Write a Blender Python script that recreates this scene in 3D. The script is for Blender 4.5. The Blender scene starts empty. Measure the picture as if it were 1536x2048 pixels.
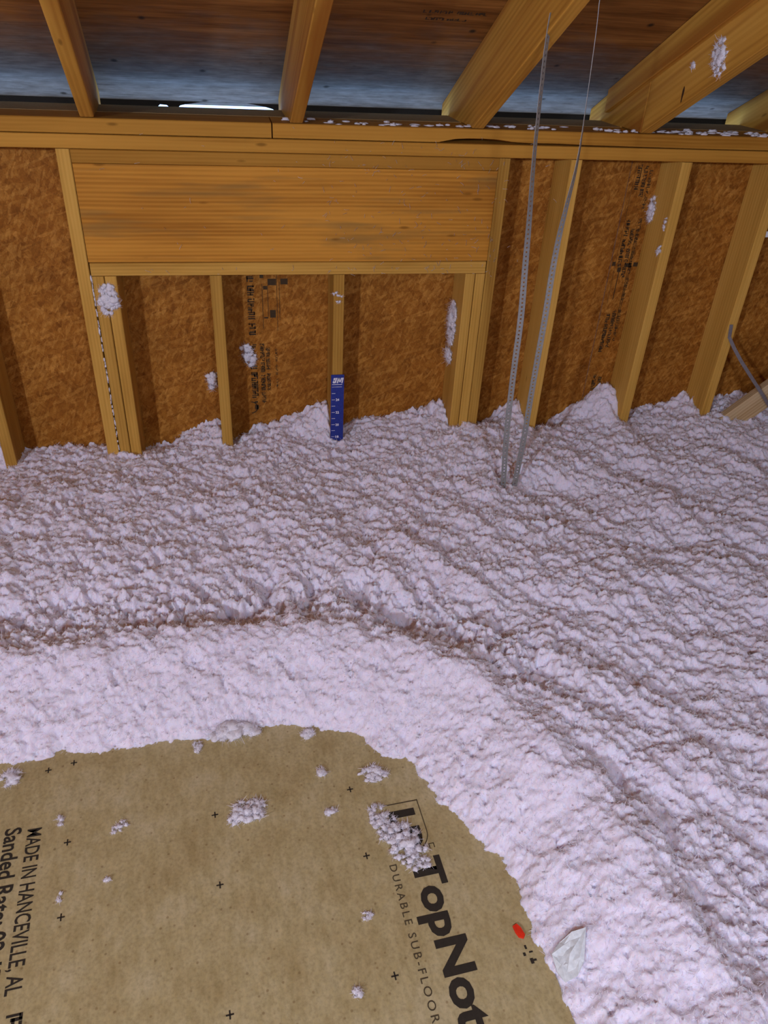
import bpy, bmesh, math, random
import numpy as np
from mathutils import Matrix, Vector

# ------------------------------------------------------------------ units
# All building is done in inches measured from the camera's eye point
# (x along the back wall, y towards it, z up); P() turns that into metres.
IN = 0.0254
EYE = 72.5                       # eye height above the ceiling drywall
def P(x, y, z): return Vector((x*IN, y*IN, (z+EYE)*IN))
scene = bpy.context.scene
COL = scene.collection
random.seed(4)

# ------------------------------------------------------------------ camera
pitch, roll, yaw, FPX = math.radians(33.78), math.radians(3.406), math.radians(12.63), 1526.0
fwd = Vector((math.sin(yaw)*math.cos(pitch), math.cos(yaw)*math.cos(pitch), -math.sin(pitch)))
right = Vector((math.cos(yaw), -math.sin(yaw), 0)); up = right.cross(fwd)
cr, sr = math.cos(roll), math.sin(roll)
R2 = right*cr + up*sr; U2 = up*cr - right*sr
camd = bpy.data.cameras.new('camera'); cam = bpy.data.objects.new('camera', camd); COL.objects.link(cam)
camd.sensor_fit = 'HORIZONTAL'; camd.sensor_width = 36.0; camd.lens = FPX/1536*36.0
camd.clip_start = 0.02
m = Matrix.Identity(4)
for i in range(3):
    m[i][0] = R2[i]; m[i][1] = U2[i]; m[i][2] = -fwd[i]
m.translation = P(0, 0, 0)
cam.matrix_world = m
scene.camera = cam

# ------------------------------------------------------------------ daylight, lamp, exposure
w = bpy.data.worlds.new('overcast_sky'); scene.world = w; w.use_nodes = True
bg = w.node_tree.nodes['Background']; bg.inputs[0].default_value = (0.30, 0.52, 1.0, 1); bg.inputs[1].default_value = 4.2

def area_portal(name, loc, rot, sx, sy):
    l = bpy.data.lights.new(name, 'AREA'); l.shape = 'RECTANGLE'; l.size = sx; l.size_y = sy
    l.cycles.is_portal = True
    o = bpy.data.objects.new(name, l); COL.objects.link(o); o.location = loc; o.rotation_euler = rot
area_portal('eave_daylight', P(35, 115.1, -14.6), (math.pi, 0, 0), 300*IN, 6.0*IN)

bulb = bpy.data.lights.new('attic_bulb', 'POINT'); bulb.energy = 318; bulb.color = (0.715, 0.79, 1.0); bulb.shadow_soft_size = 0.075
bo = bpy.data.objects.new('attic_bulb', bulb); COL.objects.link(bo); bo.location = P(-85, -75, 20)
fill_lamp = bpy.data.lights.new('fill_lamp_behind', 'POINT'); fill_lamp.energy = 92; fill_lamp.color = (0.715, 0.79, 1.0); fill_lamp.shadow_soft_size = 0.12  # unseen fill lamp added behind the camera to lift shadows and near insulation
bo2 = bpy.data.objects.new('fill_lamp_behind', fill_lamp); COL.objects.link(bo2); bo2.location = P(16, -34, 11)
scene.cycles.diffuse_bounces = 4
scene.cycles.adaptive_threshold = 0.05
scene.cycles.max_bounces = 5
scene.cycles.caustics_reflective = False; scene.cycles.caustics_refractive = False

vs = scene.view_settings
vs.view_transform = 'Standard'; vs.look = 'None'; vs.gamma = 1.0; vs.use_curve_mapping = False
vs.exposure = 0.09

# ------------------------------------------------------------------ object helpers
WM = {}
def place(o, M, parent=None):
    if parent is not None:
        o.parent = parent
        o.matrix_parent_inverse = Matrix.Identity(4)
        o.matrix_basis = WM[parent.name].inverted() @ M
    else:
        o.matrix_basis = M
    WM[o.name] = M.copy()
    return o
def obj(name, mesh, mat=None, M=None, parent=None):
    o = bpy.data.objects.new(name, mesh); COL.objects.link(o)
    if mat is not None and mesh is not None and len(mesh.materials) == 0: mesh.materials.append(mat)
    return place(o, M if M is not None else Matrix.Identity(4), parent)
def empty(name, loc): 
    o = bpy.data.objects.new(name, None); COL.objects.link(o); o.empty_display_size = .05
    return place(o, Matrix.Translation(loc))
def tag(o, label, cat, group=None, kind=None):
    o['label'] = label; o['category'] = cat
    if group: o['group'] = group
    if kind: o['kind'] = kind
    return o
def mesh_from(verts, faces, name='mesh', smooth=False):
    me = bpy.data.meshes.new(name); me.from_pydata(verts, [], faces); me.update()
    if smooth: me.polygons.foreach_set('use_smooth', [True]*len(me.polygons))
    return me
def frame(loc, ex, ey, ez):
    M = Matrix.Identity(4)
    for i in range(3):
        M[i][0] = ex[i]; M[i][1] = ey[i]; M[i][2] = ez[i]
    M.translation = loc
    return M
LUMBER = {}
def lumber_mesh(L, a, b, ch=.09):
    """a board with eased edges, length L along local x, section a (y) by b (z), inches"""
    k = (round(L, 2), round(a, 3), round(b, 3), ch)
    if k in LUMBER: return LUMBER[k]
    ha, hb = a/2, b/2
    pr = [(-ha+ch, -hb), (ha-ch, -hb), (ha, -hb+ch), (ha, hb-ch), (ha-ch, hb), (-ha+ch, hb), (-ha, hb-ch), (-ha, -hb+ch)]
    V = [(s*L/2*IN, y*IN, z*IN) for s in (-1, 1) for y, z in pr]
    F = [tuple(reversed(range(8))), tuple(range(8, 16))]
    # reversed first ring so both ends face outwards
    for i in range(8):
        j = (i+1) % 8
        F.append((i, j, 8+j, 8+i))
    me = mesh_from(V, F, 'board'); LUMBER[k] = me
    return me
def board(name, mat, x0, x1, y0, y1, z0, z1, axis, parent, label=None, ch=.09):
    """axis-aligned board between the given inch limits with its grain along axis"""
    c = P((x0+x1)/2, (y0+y1)/2, (z0+z1)/2); dx, dy, dz = x1-x0, y1-y0, z1-z0
    X, Y, Z = Vector((1, 0, 0)), Vector((0, 1, 0)), Vector((0, 0, 1))
    if axis == 'x': me = lumber_mesh(dx, dy, dz, ch); M = frame(c, X, Y, Z)
    elif axis == 'z': me = lumber_mesh(dz, dy, dx, ch); M = frame(c, Z, Y, -X)
    else: me = lumber_mesh(dy, dz, dx, ch); M = frame(c, Y, Z, X)
    o = bpy.data.objects.new(name, me); COL.objects.link(o)
    if len(me.materials) == 0: me.materials.append(mat)
    o.material_slots[0].link = 'OBJECT'; o.material_slots[0].material = mat
    place(o, M, parent)
    if label: o['label'] = label
    return o

# ------------------------------------------------------------------ materials
def newmat(name):
    mt = bpy.data.materials.new(name); mt.use_nodes = True
    nt = mt.node_tree; nt.nodes.clear()
    out = nt.nodes.new('ShaderNodeOutputMaterial'); b = nt.nodes.new('ShaderNodeBsdfPrincipled')
    nt.links.new(b.outputs[0], out.inputs[0])
    return mt, nt, b
def N(nt, t, **kw):
    n = nt.nodes.new(t)
    for k, v in kw.items(): setattr(n, k, v)
    return n
def setin(n, **kw):
    for k, v in kw.items(): n.inputs[k.replace('_', ' ')].default_value = v
def ramp(nt, stops, fac):
    r = N(nt, 'ShaderNodeValToRGB'); e = r.color_ramp.elements
    while len(e) < len(stops): e.new(.5)
    for el, (p, c) in zip(e, stops):
        el.position = p; el.color = (*c, 1) if len(c) == 3 else c
    nt.links.new(fac, r.inputs[0]); return r
def mixc(nt, fac, a, b, blend='MIX'):
    n = N(nt, 'ShaderNodeMix', data_type='RGBA', blend_type=blend)
    for s, v in ((n.inputs[0], fac), (n.inputs[6], a), (n.inputs[7], b)):
        if hasattr(v, 'is_linked'): nt.links.new(v, s)
        else: s.default_value = v if not isinstance(v, tuple) or len(v) == 4 else (*v, 1)
    return n.outputs[2]
def rand_coords(nt, spread=3.0):
    tc = N(nt, 'ShaderNodeTexCoord'); oi = N(nt, 'ShaderNodeObjectInfo')
    mul = N(nt, 'ShaderNodeVectorMath', operation='SCALE'); mul.inputs[0].default_value = (7.3*spread, .23*spread, .31*spread)
    nt.links.new(oi.outputs['Random'], mul.inputs['Scale'])
    add = N(nt, 'ShaderNodeVectorMath', operation='ADD')
    nt.links.new(tc.outputs['Object'], add.inputs[0]); nt.links.new(mul.outputs[0], add.inputs[1])
    return add.outputs[0], oi
def mapped(nt, vec, scale, rot=(0, 0, 0), loc=(0, 0, 0)):
    mp = N(nt, 'ShaderNodeMapping'); mp.inputs['Scale'].default_value = scale
    mp.inputs['Rotation'].default_value = rot; mp.inputs['Location'].default_value = loc
    nt.links.new(vec, mp.inputs['Vector']); return mp.outputs[0]
def noise(nt, vec, scale, detail=4, rough=.55, dist=0.0):
    n = N(nt, 'ShaderNodeTexNoise'); setin(n, Scale=scale, Detail=detail, Roughness=rough, Distortion=dist)
    nt.links.new(vec, n.inputs['Vector']); return n.outputs['Fac']
def bump(nt, b, h, strength, dist=.002):
    bp = N(nt, 'ShaderNodeBump'); setin(bp, Strength=strength, Distance=dist)
    nt.links.new(h, bp.inputs['Height']); nt.links.new(bp.outputs[0], b.inputs['Normal'])

def bands(nt, v, sc):
    w_ = N(nt, 'ShaderNodeTexWave', wave_type='BANDS', bands_direction='Z')
    setin(w_, Scale=sc, Distortion=7.0, Detail=3.0, Detail_Scale=.28)
    nt.links.new(mapped(nt, v, (.10, 1, 1)), w_.inputs['Vector']); return w_.outputs['Fac']
def wood_mat(name, dark, mid, light, ring=34.0, contrast=1.0, streak=None, streak_amt=.0, grey=None, flat=False):
    mt, nt, b = newmat(name)
    v, oi = rand_coords(nt)
    wv = N(nt, 'ShaderNodeTexWave', wave_type='RINGS', rings_direction='X')
    setin(wv, Scale=ring, Distortion=2.2, Detail=2.0, Detail_Scale=.6)
    nt.links.new(mapped(nt, v, (.25, 1, 1)), wv.inputs['Vector'])
    fine = noise(nt, mapped(nt, v, (3.0, 160, 160)), 1.0, 3)
    ringfac = wv.outputs['Fac'] if not flat else bands(nt, v, ring)
    broad = noise(nt, mapped(nt, v, (1.1, 9, 9)), 1.0, 3)
    mx = N(nt, 'ShaderNodeMath', operation='MULTIPLY_ADD'); mx.inputs[1].default_value = .20*contrast; 
    nt.links.new(ringfac, mx.inputs[0]); nt.links.new(broad, mx.inputs[2])
    m2 = N(nt, 'ShaderNodeMath', operation='MULTIPLY_ADD'); m2.inputs[1].default_value = .35
    nt.links.new(fine, m2.inputs[0]); nt.links.new(mx.outputs[0], m2.inputs[2])
    r = ramp(nt, [(.42, light), (.72, mid), (1.05, dark)], m2.outputs[0])
    c = r.outputs[0]
    if streak:
        s = noise(nt, mapped(nt, v, (.5, 14, 14)), 1.0, 2)
        sr_ = ramp(nt, [(.52, (0, 0, 0)), (.66, (streak_amt,)*3)], s)
        c = mixc(nt, sr_.outputs[0], c, streak)
    if grey:
        s = noise(nt, mapped(nt, v, (2.4, 10, 24), loc=(3.1, .4, .2)), 1.0, 2)
        sr_ = ramp(nt, [(.55, (0, 0, 0)), (.70, (.55,)*3)], s)
        c = mixc(nt, sr_.outputs[0], c, grey)
    # small knots
    kv = N(nt, 'ShaderNodeTexVoronoi', feature='F1'); setin(kv, Scale=1.0, Randomness=1.0)
    nt.links.new(mapped(nt, v, (4.2, 15, 15)), kv.inputs['Vector'])
    kr = ramp(nt, [(.04, (.7,)*3), (.09, (0, 0, 0))], kv.outputs['Distance'])
    c = mixc(nt, kr.outputs[0], c, tuple(x*.55 for x in dark))
    # board to board tone
    hs = N(nt, 'ShaderNodeHueSaturation'); nt.links.new(c, hs.inputs['Color'])
    mr = N(nt, 'ShaderNodeMapRange'); mr.inputs[3].default_value = .88; mr.inputs[4].default_value = 1.12
    nt.links.new(oi.outputs['Random'], mr.inputs[0]); nt.links.new(mr.outputs[0], hs.inputs['Value'])
    nt.links.new(hs.outputs[0], b.inputs['Base Color'])
    setin(b, Roughness=.72); b.inputs['Specular IOR Level'].default_value = .12
    bump(nt, b, m2.outputs[0], .25, .0012)
    return mt
STUD = wood_mat('framing_lumber', (0.360, 0.180, 0.0288), (0.530, 0.294, 0.0576), (0.630, 0.370, 0.0864), contrast=.6)
PLATE = wood_mat('plate_lumber', (0.280, 0.119, 0.0135), (0.424, 0.201, 0.0281), (0.496, 0.245, 0.0390), contrast=.45, streak=(0.344, 0.150, 0.0208, 1), streak_amt=.4)
HEAD = wood_mat('header_lumber', (0.349, 0.137, 0.0158), (0.533, 0.237, 0.0317), (0.630, 0.290, 0.0436), ring=25, contrast=.85, grey=(0.194, 0.120, 0.0363, 1), flat=True)
RAFT = wood_mat('rafter_lumber', (0.340, 0.147, 0.0195), (0.520, 0.262, 0.0405), (0.620, 0.331, 0.0600), ring=30, contrast=.7, streak=(0.290, 0.092, 0.0105, 1), streak_amt=.75)
PALE = wood_mat('pale_lumber', (.42, .27, .12), (.58, .43, .24), (.66, .51, .31))

def osb_mat(name, a, bcol, c, d):
    mt, nt, b = newmat(name)
    v, oi = rand_coords(nt)
    cur = None
    for k, (rot, sc) in enumerate(((.35, (24, 24, 100)), (2.2, (28, 28, 110)), (1.15, (40, 40, 150)))):
        vo = N(nt, 'ShaderNodeTexVoronoi', feature='F1'); setin(vo, Scale=1.0, Randomness=1.0)
        wob = noise(nt, v, 22, 2)
        vv = N(nt, 'ShaderNodeVectorMath', operation='MULTIPLY_ADD'); 
        nt.links.new(wob, vv.inputs[0]); vv.inputs[1].default_value = (.02, .02, .02); nt.links.new(v, vv.inputs[2])
        nt.links.new(mapped(nt, mapped(nt, vv.outputs[0], (1, 1, 1), (0, rot, 0)), sc), vo.inputs['Vector'])
        sepc = N(nt, 'ShaderNodeSeparateColor'); nt.links.new(vo.outputs['Color'], sepc.inputs[0])
        r = ramp(nt, [(0, a), (.35, bcol), (.7, c), (1, d)], sepc.outputs[k % 3])
        if cur is None: cur = r.outputs[0]
        else: cur = mixc(nt, .42, cur, r.outputs[0])
        hgt = sepc.outputs[0]
    fine = noise(nt, v, 190, 4, .7)
    fr = ramp(nt, [(.28, (.50,)*3), (.5, (1.0,)*3), (.75, (1.22,)*3)], fine)
    cur = mixc(nt, .75, cur, fr.outputs[0], 'MULTIPLY')
    broad = noise(nt, v, 5.5, 3)
    br = ramp(nt, [(.3, (.74, .70, .64)), (.7, (1.1, 1.1, 1.1))], broad)
    cur = mixc(nt, .8, cur, br.outputs[0], 'MULTIPLY')
    nt.links.new(cur, b.inputs['Base Color'])
    setin(b, Roughness=.7); b.inputs['Specular IOR Level'].default_value = .12
    bump(nt, b, fine, .3, .0015)
    return mt
OSB = osb_mat('oriented_strand_board', (0.185, 0.060, 0.0066), (0.295, 0.106, 0.0132), (0.39, 0.158, 0.0225), (0.58, 0.275, 0.056))

def panel_mat():
    mt, nt, b = newmat('sanded_subfloor')
    tc = N(nt, 'ShaderNodeTexCoord'); v = tc.outputs['Object']
    n1 = noise(nt, v, 9, 4, .6); n2 = noise(nt, v, 140, 4, .7); n3 = noise(nt, mapped(nt, v, (26, 70, 26)), 1.0, 3)
    r = ramp(nt, [(.32, (0.385, 0.305, 0.146)), (.5, (0.435, 0.360, 0.184)), (.68, (0.475, 0.405, 0.232))], n1)
    r2 = ramp(nt, [(.3, (.70, .68, .62)), (.5, (1, 1, 1)), (.75, (1.25, 1.22, 1.15))], n2)
    r3 = ramp(nt, [(.3, (.86, .84, .74)), (.65, (1.08, 1.08, 1.08))], n3)
    c = mixc(nt, .7, r.outputs[0], r2.outputs[0], 'MULTIPLY'); c = mixc(nt, .8, c, r3.outputs[0], 'MULTIPLY')
    # scattered coarse flecks
    vo = N(nt, 'ShaderNodeTexVoronoi', feature='F1'); setin(vo, Scale=42.0); nt.links.new(v, vo.inputs['Vector'])
    fk = ramp(nt, [(.07, (.5,)*3), (.14, (0, 0, 0))], vo.outputs['Distance'])
    c = mixc(nt, fk.outputs[0], c, (.16, .09, .03, 1))
    nt.links.new(c, b.inputs['Base Color']); setin(b, Roughness=.6); b.inputs['Specular IOR Level'].default_value = .3
    bump(nt, b, n2, .2, .001)
    return mt
SUBFLOOR = panel_mat()

def plywood_mat(name, eave=False):
    mt, nt, b = newmat(name)
    v, oi = rand_coords(nt)
    g = noise(nt, mapped(nt, v, (2.2, 30, 30)), 1.0, 5, .65); g2 = noise(nt, mapped(nt, v, (9, 150, 150)), 1.0, 3)
    r = ramp(nt, [(.3, (.145, .053, .011)), (.52, (.265, .108, .023)), (.75, (.40, .175, .040))], g)
    c = r.outputs[0]
    if eave:                      # daylight glow helped by a painted grey band along the eave, mottled like mildew
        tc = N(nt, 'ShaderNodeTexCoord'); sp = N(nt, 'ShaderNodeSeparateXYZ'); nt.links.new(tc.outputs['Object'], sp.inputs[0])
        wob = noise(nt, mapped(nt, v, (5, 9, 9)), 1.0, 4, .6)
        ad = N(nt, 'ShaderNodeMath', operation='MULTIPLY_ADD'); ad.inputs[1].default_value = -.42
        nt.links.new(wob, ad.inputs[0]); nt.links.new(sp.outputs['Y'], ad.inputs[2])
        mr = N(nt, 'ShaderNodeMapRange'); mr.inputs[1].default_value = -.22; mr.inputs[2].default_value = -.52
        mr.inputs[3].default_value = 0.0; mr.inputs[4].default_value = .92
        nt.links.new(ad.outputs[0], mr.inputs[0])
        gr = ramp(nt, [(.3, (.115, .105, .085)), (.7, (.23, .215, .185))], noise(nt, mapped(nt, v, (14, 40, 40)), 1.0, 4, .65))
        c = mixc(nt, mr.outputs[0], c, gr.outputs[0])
    r2 = ramp(nt, [(.3, (.7, .7, .7)), (.7, (1.15, 1.15, 1.15))], g2)
    c = mixc(nt, .8, c, r2.outputs[0], 'MULTIPLY')
    vo = N(nt, 'ShaderNodeTexVoronoi', feature='F1'); setin(vo, Scale=9.0 if eave else 7.0); nt.links.new(v, vo.inputs['Vector'])
    fk = ramp(nt, [(.05, (.9,)*3), (.12, (0, 0, 0))], vo.outputs['Distance'])
    c = mixc(nt, fk.outputs[0], c, (.03, .022, .012, 1))
    nt.links.new(c, b.inputs['Base Color']); setin(b, Roughness=.85); b.inputs['Specular IOR Level'].default_value = .08
    bump(nt, b, g, .2, .001)
    return mt
PLY = plywood_mat('roof_plywood'); PLY_EAVE = plywood_mat('roof_plywood_eave_glow', True)

def fluff_mat(name, col, fibre=False, trans=.42):
    mt, nt, b = newmat(name)
    geo = N(nt, 'ShaderNodeNewGeometry'); v = geo.outputs['Position']
    n2 = noise(nt, v, 5, 3); n3 = noise(nt, v, 90, 4, .7)
    r = ramp(nt, [(.3, tuple(x*.95 for x in col)), (.7, tuple(min(.92, x*1.03) for x in col))], n3)
    pk = ramp(nt, [(.55, (0, 0, 0)), (.72, (.35,)*3)], n2)
    c = mixc(nt, pk.outputs[0], r.outputs[0], (col[0], col[1]*.95, col[2]*.97, 1))
    if fibre:
        nt.nodes.remove(b); out = [n for n in nt.nodes if n.type == 'OUTPUT_MATERIAL'][0]
        d = N(nt, 'ShaderNodeBsdfDiffuse'); t = N(nt, 'ShaderNodeBsdfTranslucent'); mx = N(nt, 'ShaderNodeMixShader'); mx.inputs[0].default_value = trans
        nt.links.new(c, d.inputs[0]); nt.links.new(c, t.inputs[0])
        nt.links.new(d.outputs[0], mx.inputs[1]); nt.links.new(t.outputs[0], mx.inputs[2]); nt.links.new(mx.outputs[0], out.inputs[0])
        return mt
    vo = N(nt, 'ShaderNodeTexVoronoi', feature='F1'); setin(vo, Scale=34.0); nt.links.new(v, vo.inputs['Vector'])
    fk = ramp(nt, [(.05, (.65,)*3), (.11, (0, 0, 0))], vo.outputs['Distance'])
    c = mixc(nt, fk.outputs[0], c, (.30, .22, .24, 1))
    nt.links.new(c, b.inputs['Base Color']); setin(b, Roughness=1.0); b.inputs['Specular IOR Level'].default_value = .0
    b.inputs['Subsurface Weight'].default_value = 1.0
    b.inputs['Subsurface Radius'].default_value = (1.0, .76, .70); b.inputs['Subsurface Scale'].default_value = .008
    n1 = noise(nt, v, 330, 5, .75)
    ad = N(nt, 'ShaderNodeMath', operation='MULTIPLY_ADD'); ad.inputs[1].default_value = 1.4
    nt.links.new(n3, ad.inputs[0]); nt.links.new(n1, ad.inputs[2])
    bump(nt, b, ad.outputs[0], .35, .005)
    return mt
FLUFF = fluff_mat('blown_fibreglass', (.845, .80, .92))
TUFT = fluff_mat('loose_fluff', (.90, .87, .95), True, .22)
FIBRE = fluff_mat('glass_fibre', (.88, .86, .95), True)

def plain(name, col, rough=.7, metal=0.0, spec=.3):
    mt, nt, b = newmat(name)
    tc = N(nt, 'ShaderNodeTexCoord'); n = noise(nt, tc.outputs['Object'], 120, 3)
    r = ramp(nt, [(.3, tuple(x*.85 for x in col)), (.7, tuple(min(1, x*1.1) for x in col))], n)
    nt.links.new(r.outputs[0], b.inputs['Base Color'])
    setin(b, Roughness=rough, Metallic=metal); b.inputs['Specular IOR Level'].default_value = spec
    return mt
INK = plain('black_ink', (.030, .024, .016), .8)
INKSOFT = plain('faded_ink', (.05, .028, .010), .8)
INKGREY = plain('thin_grey_ink', (.075, .055, .028), .8)
BLUE = plain('blue_card', (.018, .035, .24), .45, 0, .4)
WHITEINK = plain('white_print', (.75, .74, .82), .6)
GALV = plain('galvanised_steel', (.36, .37, .36), .5, .45, .4)
REDM = plain('red_plastic', (.75, .035, .012), .4)
SCRAP = plain('thin_foam_wrap', (.66, .71, .73), .6)
BLACK = plain('black_paper', (.010, .009, .009), .9)
DRYWALL = plain('drywall_paper', (.55, .54, .52), .9)
DARKWOOD = plain('weathered_board', (.30, .19, .075), .85)
NAIL = plain('rusty_nail', (.05, .025, .018), .6, .5)

# ------------------------------------------------------------------ the shell
XL, XR, YB = -160.0, 190.0, -250.0
wall = empty('wall_back', P(30, 100, -EYE))
tag(wall, 'framed eave wall of bare studs and strand board under the rafters', 'wall', kind='structure')
ZT = -15.72
board('top_plate', PLATE, XL, XR, 100, 105.5, ZT, ZT+1.5, 'x', wall)
# upper top plate: two lengths butted, the right one with a waney lower edge
board('upper_top_plate', PLATE, XL, 6.15, 99.95, 105.5, ZT+1.60, ZT+3.2, 'x', wall)
def waney_plate():
    xs = [6.3, 26.6, 27.4, 28.6, 30.2, 32.2, 34.0, 35.2, 36.2, 38.5, 42, 46, 60, 100, XR]
    wane = [0, 0, .12, .34, .44, .46, .40, .28, .16, .10, .12, .05, 0, 0, 0]
    V, F = [], []
    x0 = xs[0]; cx = (xs[0]+xs[-1])/2
    for x, q in zip(xs, wane):
        pr = [(-2.70+q*7.0, -.78), (2.75, -.78), (2.75, .80), (-2.65, .80), (-2.75, .70), (-2.75, -.70+q)]
        V += [((x-cx)*IN, y*IN, z*IN) for y, z in pr]
    n = 6
    for s in range(len(xs)-1):
        for i in range(n):
            j = (i+1) % n
            F.append((s*n+i, s*n+j, (s+1)*n+j, (s+1)*n+i))
    F.append(tuple(reversed(range(n)))); F.append(tuple(range((len(xs)-1)*n, len(xs)*n)))
    me = mesh_from(V, F, 'waney_board')
    return me, P(cx, 102.72, ZT+2.40)
me, c = waney_plate()
obj('upper_top_plate', me, PLATE, Matrix.Translation(c), wall)['label'] = 'upper plate with a waney lower edge'
board('bottom_plate', STUD, XL, XR, 100, 105.5, -EYE, -EYE+1.5, 'x', wall)
ZB = -EYE+1.5
GAP = .05
# king studs, doubled trimmers, cripples, common studs
board('king_stud', STUD, -18.30, -16.78, 100, 105.5, ZB, ZT-GAP, 'z', wall)
board('king_stud', STUD, 34.66, 36.14, 100, 105.5, ZB, ZT-GAP, 'z', wall)
board('trimmer_stud', STUD, -16.58, -15.17, 100.0, 105.5, ZB, -30.28, 'z', wall)
board('trimmer_stud', STUD, -15.08, -13.66, 99.95, 105.5, ZB, -30.26, 'z', wall)
board('trimmer_stud', STUD, 33.28, 34.60, 100.0, 105.5, ZB, -30.26, 'z', wall)
board('trimmer_stud', STUD, 31.84, 33.20, 100.05, 105.5, ZB, -30.26, 'z', wall)
for r in (-0.73, 15.22): board('cripple_stud', STUD, r-1.5, r, 100, 105.5, ZB, -30.26, 'z', wall)
for r in (-94.5, -78.5, -62.5, -46.5, -30.6, 45.85, 61.5, 75.72, 91.5, 107.5, 123.5, 139.5, 155.5, 171.5):
    board('stud', STUD, r-1.5, r, 100, 105.5, ZB, ZT-GAP, 'z', wall)
# header: flat plate, deep header, flat sill
board('header_plate', PLATE, -16.72, 34.62, 100.0, 105.5, -17.24, ZT-.06, 'x', wall)
board('header', HEAD, -16.70, 34.60, 100.04, 103.1, -28.56, -17.28, 'x', wall, 'wide lumber header with fine horizontal grain and grey stains', ch=.05)
board('header_sill', STUD, -16.6, 34.5, 99.97, 105.5, -30.22, -28.62, 'x', wall)
# sheathing sheets behind the studs
for x0, x1 in ((XL, -40.55), (-40.45, 55.62), (55.74, 151.5), (151.6, XR)):
    me = lumber_mesh(x1-x0, .47, 60.5, .04)
    o = obj('sheathing_panel', me, OSB, Matrix.Translation(P((x0+x1)/2, 105.76, -42.8)), wall)
# nail in jack stud side
# ------------------------------------------------------------------ roof
TH = math.atan(.5); SL = Vector((0, math.cos(TH), -math.sin(TH))); SN = Vector((0, math.sin(TH), math.cos(TH)))
YR = -70.0                       # ridge
def zroof(y): return -3.45 - .5*(y-100)     # underside of the roof sheets
def zraft(y): return -12.5 - .5*(y-100)     # underside of the rafters
ceil = empty('ceiling', P(30, 100, -3.5))
tag(ceil, 'sloping roof of plywood sheets on wooden rafters', 'roof', kind='structure')
def prism_x(prof, width, cx):
    """extrude a (y,z) outline along x; returns mesh whose local x runs down the slope"""
    cy = sum(p[0] for p in prof)/len(prof); cz = sum(p[1] for p in prof)/len(prof)
    M = frame(P(cx, cy, cz), SL, SN, SL.cross(SN))
    Mi = M.inverted(); n = len(prof)
    V = [Mi @ P(cx+s*width/2, y, z) for s in (-1, 1) for y, z in prof]
    F = [tuple(range(n)), tuple(reversed(range(n, 2*n)))]
    for i in range(n):
        j = (i+1) % n
        F.append((j, i, n+i, n+j))
    me = mesh_from(V, F, 'rafter')
    bm = bmesh.new(); bm.from_mesh(me); bmesh.ops.recalc_face_normals(bm, faces=bm.faces)
    bmesh.ops.bevel(bm, geom=list(bm.edges), offset=.08*IN, segments=1, affect='EDGES'); bm.to_mesh(me); bm.free()
    return me, M
def rafter(rx, skew=0.0, y1=116.0):
    prof = [(YR, zroof(YR)-.02), (YR, zraft(YR)), (100.0, -12.45), (105.6, -12.45), (105.6, zraft(105.6)), (y1, zraft(y1)), (y1, zroof(y1)-.02)]
    me, M = prism_x(prof, 1.5, rx-.75)
    if skew:
        piv = P(rx-.75, 100, -12.5)
        M = Matrix.Translation(piv) @ Matrix.Rotation(skew, 4, 'Z') @ Matrix.Translation(-piv) @ M
    return obj('rafter', me, RAFT, M, ceil)
for rx in (-83, -60, -37): rafter(rx)
rafter(-13.55, math.radians(4.0))
rafter(9.85, math.radians(.6)); rafter(32.1, math.radians(-.8))
for rx in (76.4, 99, 121.5, 144, 166): rafter(rx)
# the doubled rafter: main rafter and a short tail lapped with a plumb cut
def piece(name, prof, width, cx, label=None):
    me, M = prism_x(prof, width, cx); o = obj(name, me, RAFT, M, ceil)
    if label: o['label'] = label
    return o
piece('rafter', [(YR, zroof(YR)-.02), (YR, zraft(YR)), (99.9, zraft(99.9)), (99.9, zroof(99.9)-.02)], 1.5, 53.75)
piece('rafter_tail', [(100.05, -12.45), (105.6, -12.45), (105.6, zraft(105.6)), (116, zraft(116)), (116, zroof(116)-.02), (100.05, zroof(100.05)-.02)], 1.5, 53.75,
      'rafter tail butted with a plumb cut')
piece('rafter_scab', [(60, zroof(60)-.05), (60, zroof(60)-4.6), (109.9, zroof(109.9)-2.9), (109.9, zroof(109.9)-.05)], .75, 52.6, 'thin board lapped on the rafter side')
kn = [(.17*math.cos(a)*(1+.3*math.sin(3*a)), .85*math.sin(a)) for a in np.linspace(0, 2*math.pi, 13)[:-1]]
V = [(x*IN, y*IN, z*IN) for z in (0, .03) for x, y in kn]; n_ = len(kn)
F = [tuple(range(n_, 2*n_)), tuple(reversed(range(n_)))] + [(i, (i+1) % n_, n_+(i+1) % n_, n_+i) for i in range(n_)]
drafter = [o for o in ceil.children if o.name.startswith('rafter') and abs(WM[o.name].translation.x/IN-53.75) < .05][0]
obj('knot', mesh_from(V, F), plain('dark_knot', (.05, .02, .006), .8), frame(P(52.99, 91.9, -7.3), Vector((0, -1, 0)), Vector((0, 0, 1)), Vector((-1, 0, 0))), drafter)
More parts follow.
